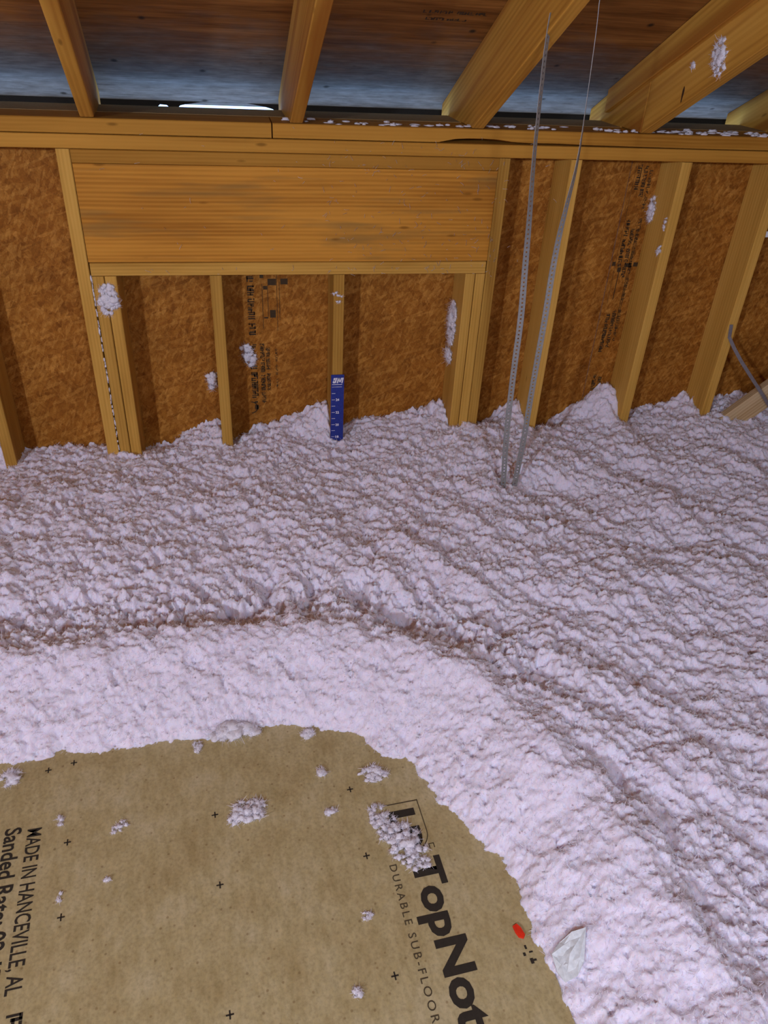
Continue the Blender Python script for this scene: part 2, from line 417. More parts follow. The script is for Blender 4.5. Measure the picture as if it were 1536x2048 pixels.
# roof sheets, laid in courses up the slope with the joints on the rafters
def sheet(name, x0, x1, s0, s1, mat=None):
    a = P((x0+x1)/2, 0, 0)
    base = P((x0+x1)/2, 119.0, zroof(119.0))
    c = base - SL*((s0+s1)/2*IN) + SN*(.25*IN)
    me = lumber_mesh(x1-x0, s1-s0, .5, .02)
    M = frame(c, Vector((1, 0, 0)), SL*-1, SN*-1 if False else Vector((1, 0, 0)).cross(SL*-1))
    o = obj(name, me, None, M, ceil)
    if len(me.materials) == 0: me.materials.append(mat or PLY)
    o.material_slots[0].link = 'OBJECT'; o.material_slots[0].material = mat or PLY
    return o
total = (119.0-YR)/math.cos(TH)
s = 0; row = 0
while s < total:
    s1 = min(s+48, total); x = XL - (0 if row % 2 else 48)
    while x < XR:
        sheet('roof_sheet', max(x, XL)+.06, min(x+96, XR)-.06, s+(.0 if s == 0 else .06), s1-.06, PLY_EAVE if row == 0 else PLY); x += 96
    s = s1; row += 1
# far slope, gables and knee wall close the attic behind the camera
zr = zroof(YR)
far_len = math.hypot(YB-YR, .5*(YR-YB)) + 12
M = frame(P(40, (YB+YR)/2, zr-.25*(YR-YB)+.3), Vector((1, 0, 0)), Vector((0, math.cos(TH), math.sin(TH))), Vector((0, -math.sin(TH), math.cos(TH))))
obj('roof_sheet', lumber_mesh(XR-XL, far_len, .5, .02), PLY, M, ceil)
def slab(name, x0, x1, y0, y1, z0, z1, mat, label, cat):
    V = [P(x, y, z) for z in (z0, z1) for y in (y0, y1) for x in (x0, x1)]
    me = mesh_from(V, [(0, 2, 3, 1), (4, 5, 7, 6), (0, 1, 5, 4), (2, 6, 7, 3), (0, 4, 6, 2), (1, 3, 7, 5)])
    return tag(obj(name, me, mat), label, cat, kind='structure')
floor = slab('floor', XL, XR, YB, 106, -EYE-.6, -EYE, DRYWALL, 'ceiling drywall under the blown insulation', 'floor')
slab('wall_left', XL-.6, XL, YB, 106, -EYE, 90, OSB, 'gable wall on the lamp side of the attic', 'wall')
slab('wall_right', XR, XR+.6, YB, 106, -EYE, 90, OSB, 'gable wall beyond the leaning brace', 'wall')
slab('wall_rear', XL, XR, YB-.6, YB, -EYE, 10, OSB, 'low wall behind the camera', 'wall')
# joists that carry the subfloor panel
for k, jx in enumerate((-28.0, -12, 4, 17.6)):
    board('floor_joist', STUD, jx-.75, jx+.75, YB, 99.5, -EYE+.01, -60.06, 'y', floor)
# eave beyond the plate: ledger, and black paper that hangs with a lifted edge in one bay
led = board('trim_1', DARKWOOD, XL, XR, 105.7, 112.3, -13.0, -12.5, 'x', None, ch=.05)
tag(led, 'dusty dark ledge board beyond the top plate at the eave', 'ledge', kind='structure')
def eave_paper():
    xs = list(np.linspace(XL, XR, 400)); V = []; F = []
    for x in xs:
        zb = -13.75
        if -5.2 < x < 7.6: t = (x+5.2)/12.8; zb = -13.10 + .78*math.sin(math.pi*t)**.8
        elif -8.2 < x < -7.0: zb = -13.10+.22*math.sin(math.pi*(x+8.2)/1.2)
        elif -6.9 < x < -6.1: zb = -13.10+.12*math.sin(math.pi*(x+6.9)/.8)
        for y in (118.0, 118.3):
            V += [P(x, y, zb), P(x, y, zroof(118.0)-.02)]
    n = len(xs)
    for i in range(n-1):
        a, b = i*4, i*4+4
        F += [(a, b, b+1, a+1), (a+2, a+3, b+3, b+2), (a, a+2, b+2, b), (a+1, b+1, b+3, a+3)]
    return mesh_from(V, F)
tag(obj('trim_2', eave_paper(), BLACK), 'black eave strip above the ledge with daylight showing under one lifted stretch', 'trim', kind='structure')

# ------------------------------------------------------------------ print helpers
def text_mesh(body, wdt, hgt, bold=0.0, spacing=1.0, shear=0.0):
    cu = bpy.data.curves.new('lettering', 'FONT'); cu.body = body; cu.size = 1; cu.offset = bold
    cu.space_character = spacing; cu.shear = shear; cu.resolution_u = 3
    o = bpy.data.objects.new('lettering', cu); COL.objects.link(o)
    dg = bpy.context.evaluated_depsgraph_get(); dg.update()
    me = bpy.data.meshes.new_from_object(o.evaluated_get(dg))
    bpy.data.objects.remove(o); bpy.data.curves.remove(cu)
    co = np.array([v.co[:] for v in me.vertices]); lo, hi = co.min(0), co.max(0)
    sx = wdt/(hi[0]-lo[0]); sy = hgt/(hi[1]-lo[1]) if hgt else sx
    for v in me.vertices:
        v.co = ((v.co.x-lo[0])*sx*IN, (v.co.y-lo[1])*sy*IN, 0)
    return me
def quads_mesh(rects):
    V, F = [], []
    for pts in rects:
        k = len(V); V += [(x*IN, y*IN, 0) for x, y in pts]; F.append(tuple(range(k, k+len(pts))))
    return mesh_from(V, F)
def rect(x0, y0, x1, y1): return [(x0, y0), (x1, y0), (x1, y1), (x0, y1)]
def stamp(rng, words, h, stroke=.16, density=.85):
    """an illegible stamped line: word blocks of close upright and cross strokes; words = [(start, end), ...]"""
    R = []
    for a, b in words:
        x = a
        while x < b:
            sw = stroke*rng.uniform(.6, 1.3)
            if rng.random() < density:
                y0 = rng.choice((0, 0, 0, .1, .35))*h; y1 = rng.choice((1, 1, 1, .9, .6))*h
                R.append(rect(x, y0, min(x+sw, b), y1))
            if rng.random() < .75:
                yy = rng.choice((0, .42, .82))*h; R.append(rect(x, yy, min(x+stroke*2.1, b), yy+.18*h))
            x += stroke*rng.uniform(1.25, 1.7)
    return R

# ------------------------------------------------------------------ subfloor panel
ZP = -59.3
PA = math.radians(3.54)
PU = Vector((math.cos(PA), math.sin(PA), 0)); PV = Vector((-math.sin(PA), math.cos(PA), 0))
corner = Vector((18.8, 53.4, ZP))            # far right corner, inches
pc = corner - PU*24 - PV*48
panel = obj('subfloor_panel', lumber_mesh(96, 48, .72, .05), SUBFLOOR, frame(P(pc.x, pc.y, ZP-.36), PV*-1, PU, Vector((0, 0, 1))))
tag(panel, 'tan sanded subfloor panel printed with black lettering, lying amid the insulation', 'panel')
rnd = random.Random(11)
UP = Vector((0, 0, 1))
LIFT = .02
def on_panel(name, me, mat, x, y, label=None, rot=True):
    """local x reads towards the camera along the panel, local y to the right"""
    ex, ey = (PV*-1, PU) if rot else (PU, PV)
    o = obj(name, me, mat, frame(P(x, y, ZP+LIFT), ex, ey, UP), panel)
    if label: o['label'] = label
    return o
on_panel('brand_lettering', text_mesh('TopNotch', 16.6, 3.35, bold=.036), INK, 11.02, 34.98, 'bold black TopNotch lettering')
on_panel('small_lettering', text_mesh('DURABLE SUB-FLOORING', 14.2, .62, bold=.004, spacing=1.35), INKGREY, 10.02, 34.85, 'thin DURABLE SUB-FLOORING lettering')
on_panel('logo_lettering', text_mesh('LP', 3.7, 2.35, bold=.05), INK, 10.85, 39.75, 'black LP logo letters')
fr = [rect(-.75, -.5, -.64, 2.9), rect(-.75, 2.82, 2.4, 2.9)]
for k in range(10):
    a0, a1 = math.pi/2*(1-k/10), math.pi/2*(1-(k+1)/10)
    cx, cy, r0, r1 = 2.4, 1.2, 1.62, 1.70
    fr.append([(cx+r0*math.cos(a0), cy+r0*math.sin(a0)), (cx+r1*math.cos(a0), cy+r1*math.sin(a0)), (cx+r1*math.cos(a1), cy+r1*math.sin(a1)), (cx+r0*math.cos(a1), cy+r0*math.sin(a1))])
on_panel('logo_outline', quads_mesh(fr), INKGREY, 10.85, 39.75)
on_panel('registered_mark', quads_mesh([rect(0, 0, .45, .08), rect(0, .4, .45, .48), rect(0, 0, .08, .45)]), INKGREY, 13.7, 36.3)
on_panel('dot_lettering', text_mesh('MADE IN HANCEVILLE, AL', 13.3, 1.35, bold=.012), INK, -19.62, 42.75, 'MADE IN HANCEVILLE, AL stamp')
on_panel('dot_lettering', text_mesh('Sanded Rate: 02 17 H', 14.0, 1.35, bold=.02), INK, -21.25, 43.05)
on_panel('dot_lettering', quads_mesh(stamp(rnd, [(0, .9), (1.3, 4.0)], 1.2, .2)), INK, -18.3, 28.2)
plus = [rect(-.30, -.055, .30, .055), rect(-.06, -.28, .06, .28)]
pm = quads_mesh(plus); pm.materials.append(INK)
for x, y in [(-16.02, 41.06), (-4.02, 41.81), (-15.58, 34.67), (-3.67, 35.37), (8.32, 36.0), (8.80, 26.36), (-3.10, 25.74), (-18.73, 48.68), (-16.61, 49.19), (7.93, 42.59), (-15.1, 25.1)]:
    on_panel('nailing_mark', pm, None, x, y)
on_panel('edge_print', quads_mesh([rect(0, 0, .3, .16), rect(.5, .2, .62, .5), rect(.5, -.3, .75, -.1), rect(1.0, .05, 1.4, .3), rect(1.1, .3, 1.25, .55)]), INK, 18.95, 26.9)

# ------------------------------------------------------------------ stamps on the wall sheathing
sheets = [o for o in wall.children if o.name.startswith('sheathing_panel')]
def on_sheath(par, me, mat, x, z, name='stamped_print'):
    """reads upwards, letters' tops to the left"""
    return obj(name, me, mat, frame(P(x, 105.5, z), Vector((0, 0, 1)), Vector((-1, 0, 0)), Vector((0, -1, 0))), par)
rnd = random.Random(5)
s1p, s2p = sheets[1], sheets[2]
on_sheath(s1p, quads_mesh(stamp(rnd, [(3.1, 7.2), (7.7, 8.5), (9.0, 11.6), (12.9, 14.6), (15.2, 18.2), (18.6, 20.0), (20.5, 21.3), (21.9, 23.4)], .95, .2, .95)), INKSOFT, 3.45, -53.3)
arc = []
for k in range(12):
    a0, a1 = math.pi*(.5+k/12), math.pi*(.5+(k+1)/12)
    arc.append([(1.0+1.0*math.cos(a), .35+1.0*math.sin(a)) for a in (a0, a1)] + [(1.0+.84*math.cos(a), .35+.84*math.sin(a)) for a in (a1, a0)])
arc = [[(y, x) for x, y in q] for q in arc]
arc.append(rect(.0, -.1, .75, .45)); arc.append(rect(1.1, .0, 1.35, .5))
on_sheath(s1p, quads_mesh([[(x+1.2, y+.2) for x, y in q] for q in arc]), INKSOFT, 3.5, -53.3, 'stamped_emblem')
on_sheath(s1p, quads_mesh(stamp(rnd, [(2.2, 4.0), (4.3, 6.8), (7.2, 11.6)], .62, .13)), INKSOFT, 4.55, -53.3)
on_sheath(s1p, quads_mesh(stamp(rnd, [(4.3, 7.0), (7.6, 9.4), (9.6, 11.0)], .55, .13)), INKSOFT, 5.3, -53.3)
on_sheath(s1p, quads_mesh(stamp(rnd, [(4.6, 6.2), (6.6, 8.4), (8.8, 10.8)], .3, .08, .5)), INKSOFT, 6.4, -53.3)
lines = [rect(13.8, .0, 20.2, .07), rect(15.6, -.75, 20.0, -.68), rect(13.5, -2.0, 22.5, -1.94), rect(15, -2.35, 20.5, -2.29), rect(15.3, -.7, 15.5, -.1), rect(19.4, -.65, 19.9, -.1),
         rect(20.0, -1.9, 20.9, -.75), rect(20.1, -3.5, 20.9, -2.5), rect(21.0, -.2, 21.6, .3), rect(22.4, -.6, 23.2, .4), rect(22.6, -1.6, 23.3, -.8), rect(15.4, -1.75, 16.5, -.95)]
on_sheath(s1p, quads_mesh(lines), INKSOFT, 4.6, -53.3)
on_sheath(s2p, quads_mesh(stamp(rnd, [(0, 4.4), (8.2, 14.4), (21.6, 25.5), (26, 28.3), (32.3, 35.6)], .62, .2, .97)), INKSOFT, 57.35, -52.6)
on_sheath(s2p, quads_mesh(stamp(rnd, [(2, 4), (9, 15), (20.0, 24.2), (24.6, 27), (31.4, 35.4)], .6, .13, .8)), INKSOFT, 58.3, -52.6)
on_sheath(s2p, quads_mesh(stamp(rnd, [(10, 15), (16.5, 20), (20.5, 28.5), (29.8, 35.5)], .5, .1, .6)), INKSOFT, 59.1, -52.6)
on_sheath(s2p, quads_mesh([rect(16.6, .1, 20.8, .22), rect(20.8, -.1, 21.5, .5), rect(21.7, 1.0, 22.3, 1.5), rect(21.5, -1.6, 22.1, -.5), rect(21.6, -2.6, 22.2, -1.9), rect(13, -1.25, 27, -1.18), rect(13, -1.5, 27, -1.43), rect(16, .95, 36, .99)]), INKSOFT, 57.4, -52.6)
# faint stamp on the roof plywood between the second and third rafters
roofsheets = [o for o in ceil.children if o.name.startswith('roof_sheet')]
def on_roof(par, me, mat, x, y):
    p = P(x, y, zroof(y)) - SN*(.03*IN)
    return obj('stamped_print', me, mat, frame(p, Vector((1, 0, 0)), SL*1.0, Vector((1, 0, 0)).cross(SL)), par)
def sheet_at(x, y):
    best = None
    for o in roofsheets:
        l = WM[o.name].inverted() @ P(x, y, zroof(y)); 
        bb = [v.co for v in o.data.vertices]
        if abs(l.x) < max(v.x for v in bb) and abs(l.y) < max(v.y for v in bb): best = o
    return best or roofsheets[0]

for sx, sy, wd, hh in ((22.2, 94.2, 7.2, .6), (22.8, 95.5, 4.6, .55)):
    on_roof(sheet_at(sx+1, sy), quads_mesh(stamp(rnd, [(0, wd*.45), (wd*.52, wd)], hh, .2, .7)), INKSOFT, sx, sy)

# ------------------------------------------------------------------ depth ruler
ruler = obj('depth_ruler', lumber_mesh(16, 1.88, .06, .01), BLUE, frame(P(14.46, 99.83, -52.36), Vector((0, 0, -1)), Vector((1, 0, 0)), Vector((0, -1, 0))))
tag(ruler, 'blue insulation depth ruler with white numbers on the cripple stud', 'ruler')
def on_ruler(name, me, x, z):
    return obj(name, me, WHITEINK, frame(P(x, 99.78, z), Vector((1, 0, 0)), Vector((0, 0, 1)), Vector((0, -1, 0))), ruler)
ZR0 = -44.36
# JM emblem: a slanted white J with a stripe, and a slanted white M
em = [[(0, .15), (.05, 0), (.38, 0), (.50, .12), (.66, .82), (.42, .82), (.30, .26), (.22, .26), (.24, .36), (.06, .36)],
      [(.10, .45), (.30, .45), (.38, .82), (.16, .82)],
      [(.58, 0), (.78, 0), (.96, .82), (.76, .82)], [(.80, .82), (1.0, .82), (1.06, .34), (.96, .12)], [(1.0, .12), (1.12, .12), (1.42, .82), (1.20, .82)], [(1.24, 0), (1.42, 0), (1.58, .82), (1.40, .82)]]
on_ruler('emblem', quads_mesh(em), 13.75, ZR0-1.28)
on_ruler('emblem_underline', quads_mesh([rect(0, 0, 1.45, .09), rect(.02, -.36, 1.4, -.30)]), 13.68, ZR0-1.52)
ticks = []
for k in range(-3, 12):
    z = -48.26 - k*1.0
    if k % 2 == 0 or k < 9: ticks.append(rect(.12, z+60, .12+(.52 if k % 2 else .48), z+60.06))
for tk in ticks[1:]:
    on_ruler('tick_mark', quads_mesh([tk]), 13.53, -60)
for t, z in (('24', -48.26), ('22', -50.28), ('20', -52.3), ('18', -54.3)):
    on_ruler('number', text_mesh(t, .50, .40, bold=.03), 14.24, z-.17)

# ------------------------------------------------------------------ hanging straps
def strap_mesh(path, w0=.74, w1=.74, tw0=0.0, tw1=0.0, pitch_=.5, hole=.2):
    """perforated steel band along a polyline (inches); returns verts, faces in metres"""
    pts = [Vector(p) for p in path]; L = [0]
    for a, b in zip(pts, pts[1:]): L.append(L[-1]+(b-a).length)
    def at(s):
        for i in range(len(L)-1):
            if s <= L[i+1] or i == len(L)-2:
                t = (s-L[i])/(L[i+1]-L[i]); return pts[i].lerp(pts[i+1], t)
    def smooth(s): return sum((at(min(max(s+d, 0), L[-1])) for d in (-2.5, -1.2, 0, 1.2, 2.5)), Vector())/5
    n = int(L[-1]/pitch_); V, F = [], []
    def fr(s):
        t = (smooth(s+.3)-smooth(s-.3)).normalized(); u = s/L[-1]
        f_ = min(max((u-.18)/.36, 0), 1); ang = tw0 + (tw1-tw0)*f_*f_*(3-2*f_)
        side = Vector((math.cos(ang), math.sin(ang), 0)); side = (side - t*side.dot(t)).normalized()
        return smooth(s), t, side, t.cross(side)
    for k in range(n):
        s0 = k*pitch_; h = hole/2; w = w0+(w1-w0)*k/n
        rows = [s0, s0+pitch_/2-h, s0+pitch_/2+h, s0+pitch_]; cols = [-w/2, -h, h, w/2]
        base = len(V)
        for sgn in (1, -1):
            for r in rows:
                p, t, sd, nn = fr(r)
                for c_ in cols:
                    q = p + sd*c_ + nn*(.025*sgn); V.append(P(*q))
        for sgn in (0, 1):
            for i in range(3):
                for j in range(3):
                    if i == 1 and j == 1: continue
                    a = base+sgn*16+i*4+j; f = (a, a+1, a+5, a+4)
                    F.append(f if sgn == 0 else tuple(reversed(f)))
        for i in range(3):
            for c_ in (0, 3):
                a = base+i*4+c_; F.append((a, a+4, a+20, a+16))
    me = mesh_from(V, F)
    bm = bmesh.new(); bm.from_mesh(me); bmesh.ops.remove_doubles(bm, verts=bm.verts, dist=1e-5)
    bmesh.ops.recalc_face_normals(bm, faces=bm.faces); bm.to_mesh(me); bm.free()
    return me
def strap(path, label, **kw):
    me = strap_mesh(path, **kw); o = P(*path[0])
    for v in me.vertices: v.co -= o
    return tag(obj('hanging_strap', me, GALV, Matrix.Translation(o)), label, 'strap', 'hanging straps')
strap([(30.38, 78.2, .6), (30.40, 78.9, -1.6), (30.7, 79.3, -4.3), (31.1, 79.9, -9.0), (31.5, 80.4, -13.2), (32.1, 80.9, -17.7), (32.8, 81.6, -24.3), (33.5, 82.2, -30.3), (33.7, 82.6, -35.5), (34.1, 83.1, -41.8), (34.5, 83.5, -47.1), (35.3, 84.0, -53.6), (35.6, 84.2, -58)],
      'perforated steel strap hanging flat from the left face of the long rafter', tw0=.75, tw1=-.1)
strap([(32.22, 72.6, 5.2), (32.3, 73.4, 3.0), (32.9, 74.0, 1.0), (33.9, 75.6, -4.7), (34.6, 76.8, -9.4), (35.0, 77.3, -11.7), (35.1, 78.0, -14.6), (35.0, 78.7, -18.2), (35.2, 79.6, -22.6), (35.9, 80.9, -29.9), (36.1, 81.5, -33.8), (36.5, 82.5, -40.2), (37.0, 83.5, -47.2), (37.2, 84.5, -55.2), (37.2, 84.7, -58.5)],
      'perforated steel strap twisting edge-on towards the top, behind the flat strap', tw0=1.12, tw1=-.1, w0=.7)

# ------------------------------------------------------------------ leaning brace and its strap at the right edge
ax0 = Vector((79.0, 98.2, -53.2)); ax1 = Vector((97.5, 95.0, -33.0))
ex = (ax1-ax0).normalized(); ey = Vector((0, -1, .25)); ey = (ey-ex*ey.dot(ex)).normalized(); ez = ex.cross(ey)
brace = obj('brace', lumber_mesh((ax1-ax0).length+4, 1.5, 3.5), PALE, frame(P(*((ax0+ax1)/2)), ex, ey, ez))
tag(brace, 'pale wooden brace leaning out of the insulation beside the last stud', 'brace')
def ribbon(path, w, thick, name, mat, label, cat, side):
    pts = [Vector(p) for p in path]; V, F = [], []
    o = P(*path[0])
    for i, p in enumerate(pts):
        t = (pts[min(i+1, len(pts)-1)]-pts[max(i-1, 0)]).normalized()
        sd = (side - t*side.dot(t)).normalized(); nn = t.cross(sd)
        for a, b in ((-1, -1), (1, -1), (1, 1), (-1, 1)): V.append(P(*(p+sd*(a*w/2)+nn*(b*thick/2)))-o)
    n = len(pts)
    for i in range(n-1):
        for k in range(4):
            j = (k+1) % 4; F.append((i*4+k, i*4+j, i*4+4+j, i*4+4+k))
    F.append((0, 3, 2, 1)); F.append(tuple(n*4-4+k for k in range(4)))
    return tag(obj(name, mesh_from(V, F), mat, Matrix.Translation(o)), label, cat)
ribbon([(74.6, 99.88, -38.2), (74.9, 99.85, -40.2), (75.9, 99.2, -41.8), (77.2, 98.4, -43.6), (79.2, 97.3, -46.0), (81.2, 96.4, -48.3), (83.2, 95.9, -50.6), (85.0, 95.6, -53.0)], .5, .05, 'strap_tie', plain('dull_steel', (.20, .18, .19), .6, .3),
       'grey steel strap bent from the last stud down over the pale brace', 'strap', Vector((.8, -.3, .5)))
ribbon([(75.55, 99.85, -24.9), (76.6, 99.6, -24.8), (78.5, 99.3, -24.7), (81, 99.0, -24.6), (84, 98.8, -24.6)], .8, .06, 'metal_tie', plain('bright_steel', (.78, .82, .84), .35, .4, .5),
       'bright metal tie standing out level from the last stud', 'tie', Vector((0, 0, 1)))

# ------------------------------------------------------------------ noise for the insulation
def hash2(ix, iy, seed):
    h = (ix.astype(np.int64)*374761393 + iy.astype(np.int64)*668265263 + seed*1442695041) & 0xffffffff
    h = ((h ^ (h >> 13))*1274126177) & 0xffffffff
    h = (h ^ (h >> 16)) & 0xffffffff
    return h/4294967295.0
def vnoise(x, y, seed):
    ix, iy = np.floor(x), np.floor(y); fx, fy = x-ix, y-iy
    fx = fx*fx*(3-2*fx); fy = fy*fy*(3-2*fy)
    a = hash2(ix, iy, seed); b = hash2(ix+1, iy, seed); c = hash2(ix, iy+1, seed); d = hash2(ix+1, iy+1, seed)
    return (a*(1-fx)+b*fx)*(1-fy) + (c*(1-fx)+d*fx)*fy - .5
def fbm(x, y, seed, oct=4):
    s = 0; a = 1
    for o_ in range(oct):
        s = s + a*vnoise(x, y, seed+o_*17); x = x*2.03+5.1; y = y*2.03+3.7; a *= .5
    return s
def bumps(x, y, cell, seed, zvar=.5):
    """union of little domes: clumps about `cell` across; returns 0..~1"""
    u, v = x/cell, y/cell; ix, iy = np.floor(u), np.floor(v); best = np.zeros_like(x)
    for dx in (-1, 0, 1):
        for dy in (-1, 0, 1):
            jx, jy = ix+dx, iy+dy
            px = jx+hash2(jx, jy, seed); py = jy+hash2(jx, jy, seed+7)
            r = .45+.5*hash2(jx, jy, seed+13); zo = zvar*hash2(jx, jy, seed+23)
            d2 = (u-px)**2+(v-py)**2
            h = np.sqrt(np.maximum(0, r*r-d2))
            best = np.maximum(best, np.where(d2 < r*r, h*(1-zvar)+zo*h/r, 0))
    return best
def smoothstep(a, b, x):
    t = np.clip((x-a)/(b-a), 0, 1); return t*t*(3-2*t)

# outline of the clear patch of panel (inches), insulation outside it
FOOT = np.array([(-60, 48.6), (-23.1, 50.1), (-17.5, 49.9), (-11, 50.1), (-5.4, 50.4), (1.3, 50.6), (5.5, 50.0), (8.8, 48.5), (11.5, 46.6), (13.9, 44.5), (15.2, 42.3), (15.9, 40.0), (17.0, 36.5), (18.4, 34.8), (19.4, 33.6), (19.5, 30.2), (19.5, 27.2), (20.3, 24.2), (20.75, 21.2), (21.5, 12), (22, -40), (22, -260), (-60, -260)])
def sdist(x, y):
    d = np.full(x.shape, 1e9); inside = np.zeros(x.shape, bool)
    n = len(FOOT)
    for i in range(n):
        a, b = FOOT[i], FOOT[(i+1) % n]
        e = b-a; t = np.clip(((x-a[0])*e[0]+(y-a[1])*e[1])/(e@e), 0, 1)
        d = np.minimum(d, np.hypot(x-a[0]-t*e[0], y-a[1]-t*e[1]))
        c = ((a[1] > y) != (b[1] > y))
        with np.errstate(divide='ignore', invalid='ignore'):
            xi = a[0]+(y-a[1])/(b[1]-a[1]+1e-12)*e[0]
        inside ^= c & (x < xi)
    return np.where(inside, -d, d)
BACK = np.array([(-120, -56), (-50, -55), (-32.3, -54), (-30.4, -57), (-25, -56.7), (-20.2, -56.8), (-18.3, -56.4), (-13.5, -57.6), (-9.8, -57.0), (-6.2, -54.3), (-2.3, -53.6), (-.6, -57), (.4, -56), (2.5, -55), (5, -54.1), (9.6, -52.9), (13.4, -50.6), (15.3, -56), (18.5, -54.4), (25.3, -53.5), (31.6, -51.5), (36.3, -57.2), (39.1, -55.7), (41.7, -53.4), (44.2, -51.6), (46, -57.5), (49.3, -57), (53.1, -54.4), (56, -51.8), (58.2, -49.7), (59.9, -49.9), (61.7, -55.8), (65.1, -54.4), (70.9, -53.6), (74, -51.8), (75.9, -54.6), (80.8, -52.6), (86.4, -52.5), (92, -52), (190, -53)])
FRONT = np.array([(-120, -57), (-31.6, -56.9), (-16, -55.5), (-1.6, -55.0), (6, -54.6), (14.6, -55.0), (25, -54), (33, -53.1), (38, -53.4), (45.3, -54.0), (53, -54.6), (59.5, -53.4), (61.8, -54.9), (66, -54.5), (74, -53.2), (90, -53.4), (190, -53.5)])
def height(X, Y):
    sd = sdist(X, Y)
    sdn = sd + 1.1*fbm(X*.35, Y*.35, 91, 4) + .5*fbm(X*1.6, Y*1.6, 92, 3)
    base = -54.7 + .9*fbm(X*.045, Y*.045, 3, 3) + .9*fbm(X*.13+9, Y*.13, 5, 3)
    # drifts that run across the lamp's light
    a = .62*X-.78*Y; b = .78*X+.62*Y
    drift = fbm(a*.085+fbm(X*.1, Y*.1, 8, 2), b*.30, 21, 3)
    amt = smoothstep(8, 14, sd)
    base = base + amt*(.35+.75*smoothstep(0, 30, X))*1.35*drift
    # rougher, lower trough just behind the bank on the far side
    tr = np.exp(-((sd-14.5)/4.0)**2)*smoothstep(44, 56, Y)
    base = base - tr*(.8+3.4*np.maximum(0, fbm(X*.42, Y*.30, 31, 3)))
    tr2 = np.exp(-((sd-11.8-.8*fbm(X*.2, Y*.2, 77, 2))/1.3)**2)*(1-smoothstep(46, 56, Y))*smoothstep(16, 30, X)
    base = base - tr2*(.15+3.0*np.maximum(0, fbm(X*.3, Y*.25, 33, 3)))
    # front at the studs and piles against the sheathing
    wf = smoothstep(84, 99, Y)
    base = base*(1-wf) + wf*(np.interp(X, FRONT[:, 0], FRONT[:, 1]) + .35*fbm(X*.5, Y*.5, 41, 3))
    wb = smoothstep(99.2, 104.6, Y+.8*fbm(X*.5, Y*.5, 45, 2))
    base = base*(1-wb) + wb*(np.interp(X, BACK[:, 0], BACK[:, 1]) + .5*fbm(X*.9, Y*.9, 43, 3))
    # bank round the panel
    t = np.clip(sdn/9.6, 0, 1)
    crest = base + .9*np.exp(-((sdn-9.3)/3.0)**2)
    z = ZP-.15 + (crest-(ZP-.15))*(1-(1-t)**1.75)
    z = np.where(sdn < 0, ZP-.15+.55*sdn, z)
    # clumps
    bank = np.exp(-((sd-4.5)/5.0)**2)
    rough = (.55+.75*tr+.25*amt)*(1-.45*bank)
    c1 = bumps(X+.3*fbm(X, Y, 50, 2), Y, 1.7, 51); c2 = bumps(X, Y, .85, 61); c3 = bumps(X, Y, .42, 71)
    pa, pb = .62*X-.78*Y, .78*X+.62*Y
    hole = np.minimum(0, fbm(pa*.5, pb*1.0, 83, 3)+.14) + .8*np.minimum(0, fbm(pa*1.2, pb*2.0, 84, 3)+.10)
    edge = smoothstep(-.6, .8, sdn)
    fld = 1-.80*bank                                   # the cut bank is smooth, the open field clumpy
    z = z + edge*(fld*rough*(.22*(c1-.25) + .26*(c2-.25) + 2.3*hole + .75*fbm(X*.9, Y*.9, 86, 2) + .38*fbm(X*1.7, Y*1.9, 89, 3))
                  + (.14+.10*fld)*(c3-.25) + .20*fbm(X*2.2, Y*2.2, 88, 4) + .25*bank*fbm(X*.5, Y*.5, 87, 2)
                  - .55*bank*smoothstep(.24, .34, vnoise(X*1.05, Y*1.05, 97)*.5+vnoise(X*2.3, Y*2.3, 98)*.45))
    return z, sdn
def axis(segs):
    out = []
    for a, b, st in segs:
        n = max(1, int(round((b-a)/st))); out += list(a+(b-a)*np.arange(n)/n)
    out.append(segs[-1][1]); return np.array(out)
gx = axis([(XL+.5, -60, 4), (-60, -38, .8), (-38, -26, .3), (-26, 40, .165), (40, 96, .19), (96, 120, .8), (120, XR-.5, 4)])
gy = axis([(YB+.5, -30, 8), (-30, 8, 1.6), (8, 18, .3), (18, 70, .165), (70, 105.42, .185)])
X, Y = np.meshgrid(gx, gy)
Z, SDN = height(X, Y)
Z = Z + np.random.RandomState(5).normal(size=Z.shape)*.062*smoothstep(-.4, .6, SDN)*(np.gradient(X, axis=1) < .35)
jit = .06*np.minimum(np.gradient(X, axis=1), .3)/.165
X2 = X + jit*(np.random.RandomState(2).rand(*X.shape)-.5)*1.6
Y2 = np.minimum(Y + jit*(np.random.RandomState(3).rand(*X.shape)-.5)*1.6, 105.44)
nx, ny = len(gx), len(gy)
keep = (SDN > -1.6)
idx = np.arange(nx*ny).reshape(ny, nx)
q = np.stack([idx[:-1, :-1], idx[:-1, 1:], idx[1:, 1:], idx[1:, :-1]], -1).reshape(-1, 4)
kf = keep.reshape(-1)[q].all(1); q = q[kf]
used = np.zeros(nx*ny, bool); used[q.reshape(-1)] = True
remap = np.cumsum(used)-1
co = (np.stack([X2, Y2, Z+EYE], -1).reshape(-1, 3)[used]*IN).astype(np.float32)
q = remap[q]
me = bpy.data.meshes.new('insulation')
me.vertices.add(len(co)); me.vertices.foreach_set('co', co.reshape(-1))
me.loops.add(q.size); me.loops.foreach_set('vertex_index', q.reshape(-1).astype(np.int32))
me.polygons.add(len(q)); me.polygons.foreach_set('loop_start', (np.arange(len(q))*4).astype(np.int32))
me.polygons.foreach_set('loop_total', np.full(len(q), 4, np.int32))
me.polygons.foreach_set('use_smooth', np.ones(len(q), bool))
me.update(calc_edges=True); me.validate()
ins = obj('blown_insulation', me, FLUFF)
